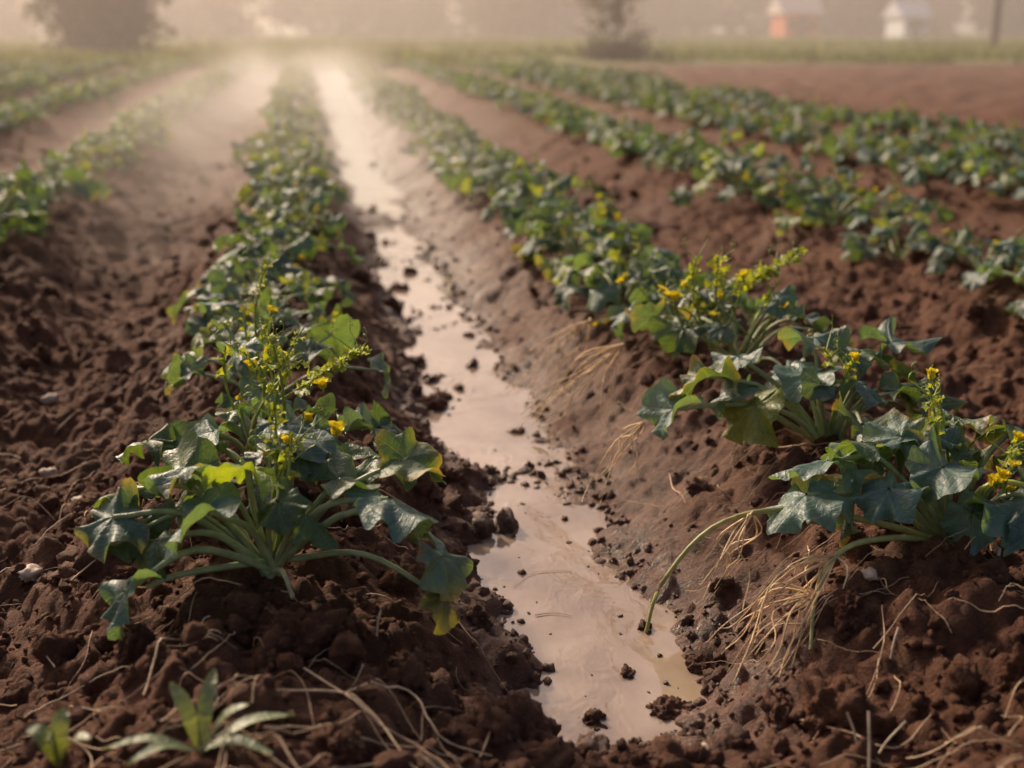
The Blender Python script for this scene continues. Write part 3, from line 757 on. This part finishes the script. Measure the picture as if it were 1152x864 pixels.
house("white_shed", 45.5, 92, 1.9, 3, 1.7, mat_plain("white_wall", (.8, .8, .84), .8), mat_plain("grey_roof", (.62, .62, .66), .7))
mb = MB(); tube(mb, np.array([(29.3, 51, -.2), (29.3, 51, 4), (29.35, 51, 8)]), .17, .13, 0, (.07, .05, .04), 10)
tube(mb, np.array([(28.4, 51, 7.4), (29.3, 51, 7.4), (30.2, 51, 7.4)]), .06, .06, 0, (.07, .05, .04), 6)
obj("utility_pole", mb.mesh("utility_pole", [M_BARK]))

# ------------------------------------------------------------------ haze and mist (real volumes)
def volbox(name, x0, x1, y0, y1, z0, z1, mat):
    o = box(name, x0, x1, y0, y1, z0, z1, mat, None); return o
m, nt = newmat("haze_air")
v = nd(nt, 'ShaderNodeVolumeScatter', {'Color': (1.0, .875, .80, 1), 'Density': 0.0070, 'Anisotropy': .4})
nt.links.new(v.outputs[0], nd(nt, 'ShaderNodeOutputMaterial').inputs['Volume'])
volbox("haze", -150, 200, 12, 220, -2.5, 12, m)
m, nt = newmat("mist_air")
pos = nd(nt, 'ShaderNodeTexCoord').outputs['Object']
s = nd(nt, 'ShaderNodeSeparateXYZ', {0: pos})
def gauss(c, w):
    q = math_(nt, 'DIVIDE', math_(nt, 'SUBTRACT', s.outputs[0], c), w)
    return math_(nt, 'EXPONENT', math_(nt, 'MULTIPLY', math_(nt, 'MULTIPLY', q, q), -1.0))
g1 = math_(nt, 'MULTIPLY', gauss(.40, .8), 1.0)
g2 = math_(nt, 'MULTIPLY', gauss(-1.0, .6), .9)
g = math_(nt, 'ADD', g1, g2)
zf = mapr(nt, s.outputs[2], -.2, .85, 1, 0, True)
yf = math_(nt, 'MULTIPLY', mapr(nt, s.outputs[1], 5.0, 11, 0, 1, True), mapr(nt, s.outputs[1], 24, 36, 1, 0, True))
nn = mapr(nt, nz(nt, pos, .8, 1, .5, .4), .38, .66, .1, 1.0, True)
dn = math_(nt, 'MULTIPLY', math_(nt, 'MULTIPLY', g, zf), math_(nt, 'MULTIPLY', yf, nn))
v = nd(nt, 'ShaderNodeVolumeScatter', {'Color': (1.0, .875, .79, 1), 'Density': math_(nt, 'MULTIPLY', dn, 0.33), 'Anisotropy': .4})
nt.links.new(v.outputs[0], nd(nt, 'ShaderNodeOutputMaterial').inputs['Volume'])
m.cycles.volume_step_rate = 8.0
volbox("mist", -2.6, 2.0, 5.0, 36, -.3, .88, m)

# ------------------------------------------------------------------ light
SUN_EL, SUN_ROT = math.radians(31), math.radians(-26)
w = bpy.data.worlds.new("World"); scene.world = w; w.use_nodes = True
nt = w.node_tree; nt.nodes.clear()
sky = nt.nodes.new('ShaderNodeTexSky'); sky.sky_type = 'NISHITA'; sky.sun_disc = False
sky.sun_elevation = SUN_EL; sky.sun_rotation = SUN_ROT; sky.dust_density = 5.0; sky.air_density = 1.0; sky.ozone_density = 1.0
tint = mixc(nt, 1.0, sky.outputs[0], (1.15, .95, .83, 1), 'MULTIPLY')
bg = nd(nt, 'ShaderNodeBackground', {'Color': tint, 'Strength': 0.14})
nt.links.new(bg.outputs[0], nd(nt, 'ShaderNodeOutputWorld').inputs[0])
sl = bpy.data.lights.new("sun", 'SUN'); sl.energy = 4.4; sl.angle = math.radians(5); sl.color = (1.0, .82, .62)
so = bpy.data.objects.new("sun", sl); COL.objects.link(so)
d = Vector((math.sin(SUN_ROT) * math.cos(SUN_EL), math.cos(SUN_ROT) * math.cos(SUN_EL), math.sin(SUN_EL)))
so.rotation_euler = d.to_track_quat('Z', 'Y').to_euler(); so.location = (0, 0, 10)

# ------------------------------------------------------------------ camera
cam = bpy.data.cameras.new("camera"); cam.sensor_width = 36; cam.lens = 1390 / 1152 * 36
cam.clip_start = .05; cam.clip_end = 1500
cam.dof.use_dof = True; cam.dof.focus_distance = 2.55; cam.dof.aperture_fstop = 2.0
co = bpy.data.objects.new("camera", cam); COL.objects.link(co)
psi, th = math.radians(9.26), math.radians(16.2)
co.location = (0, 0, 1.0)
fwd = Vector((math.sin(psi) * math.cos(th), math.cos(psi) * math.cos(th), -math.sin(th)))
co.rotation_euler = fwd.to_track_quat('-Z', 'Y').to_euler()
scene.camera = co
scene.view_settings.view_transform = 'Standard'; scene.view_settings.look = 'None'; scene.view_settings.exposure = 0
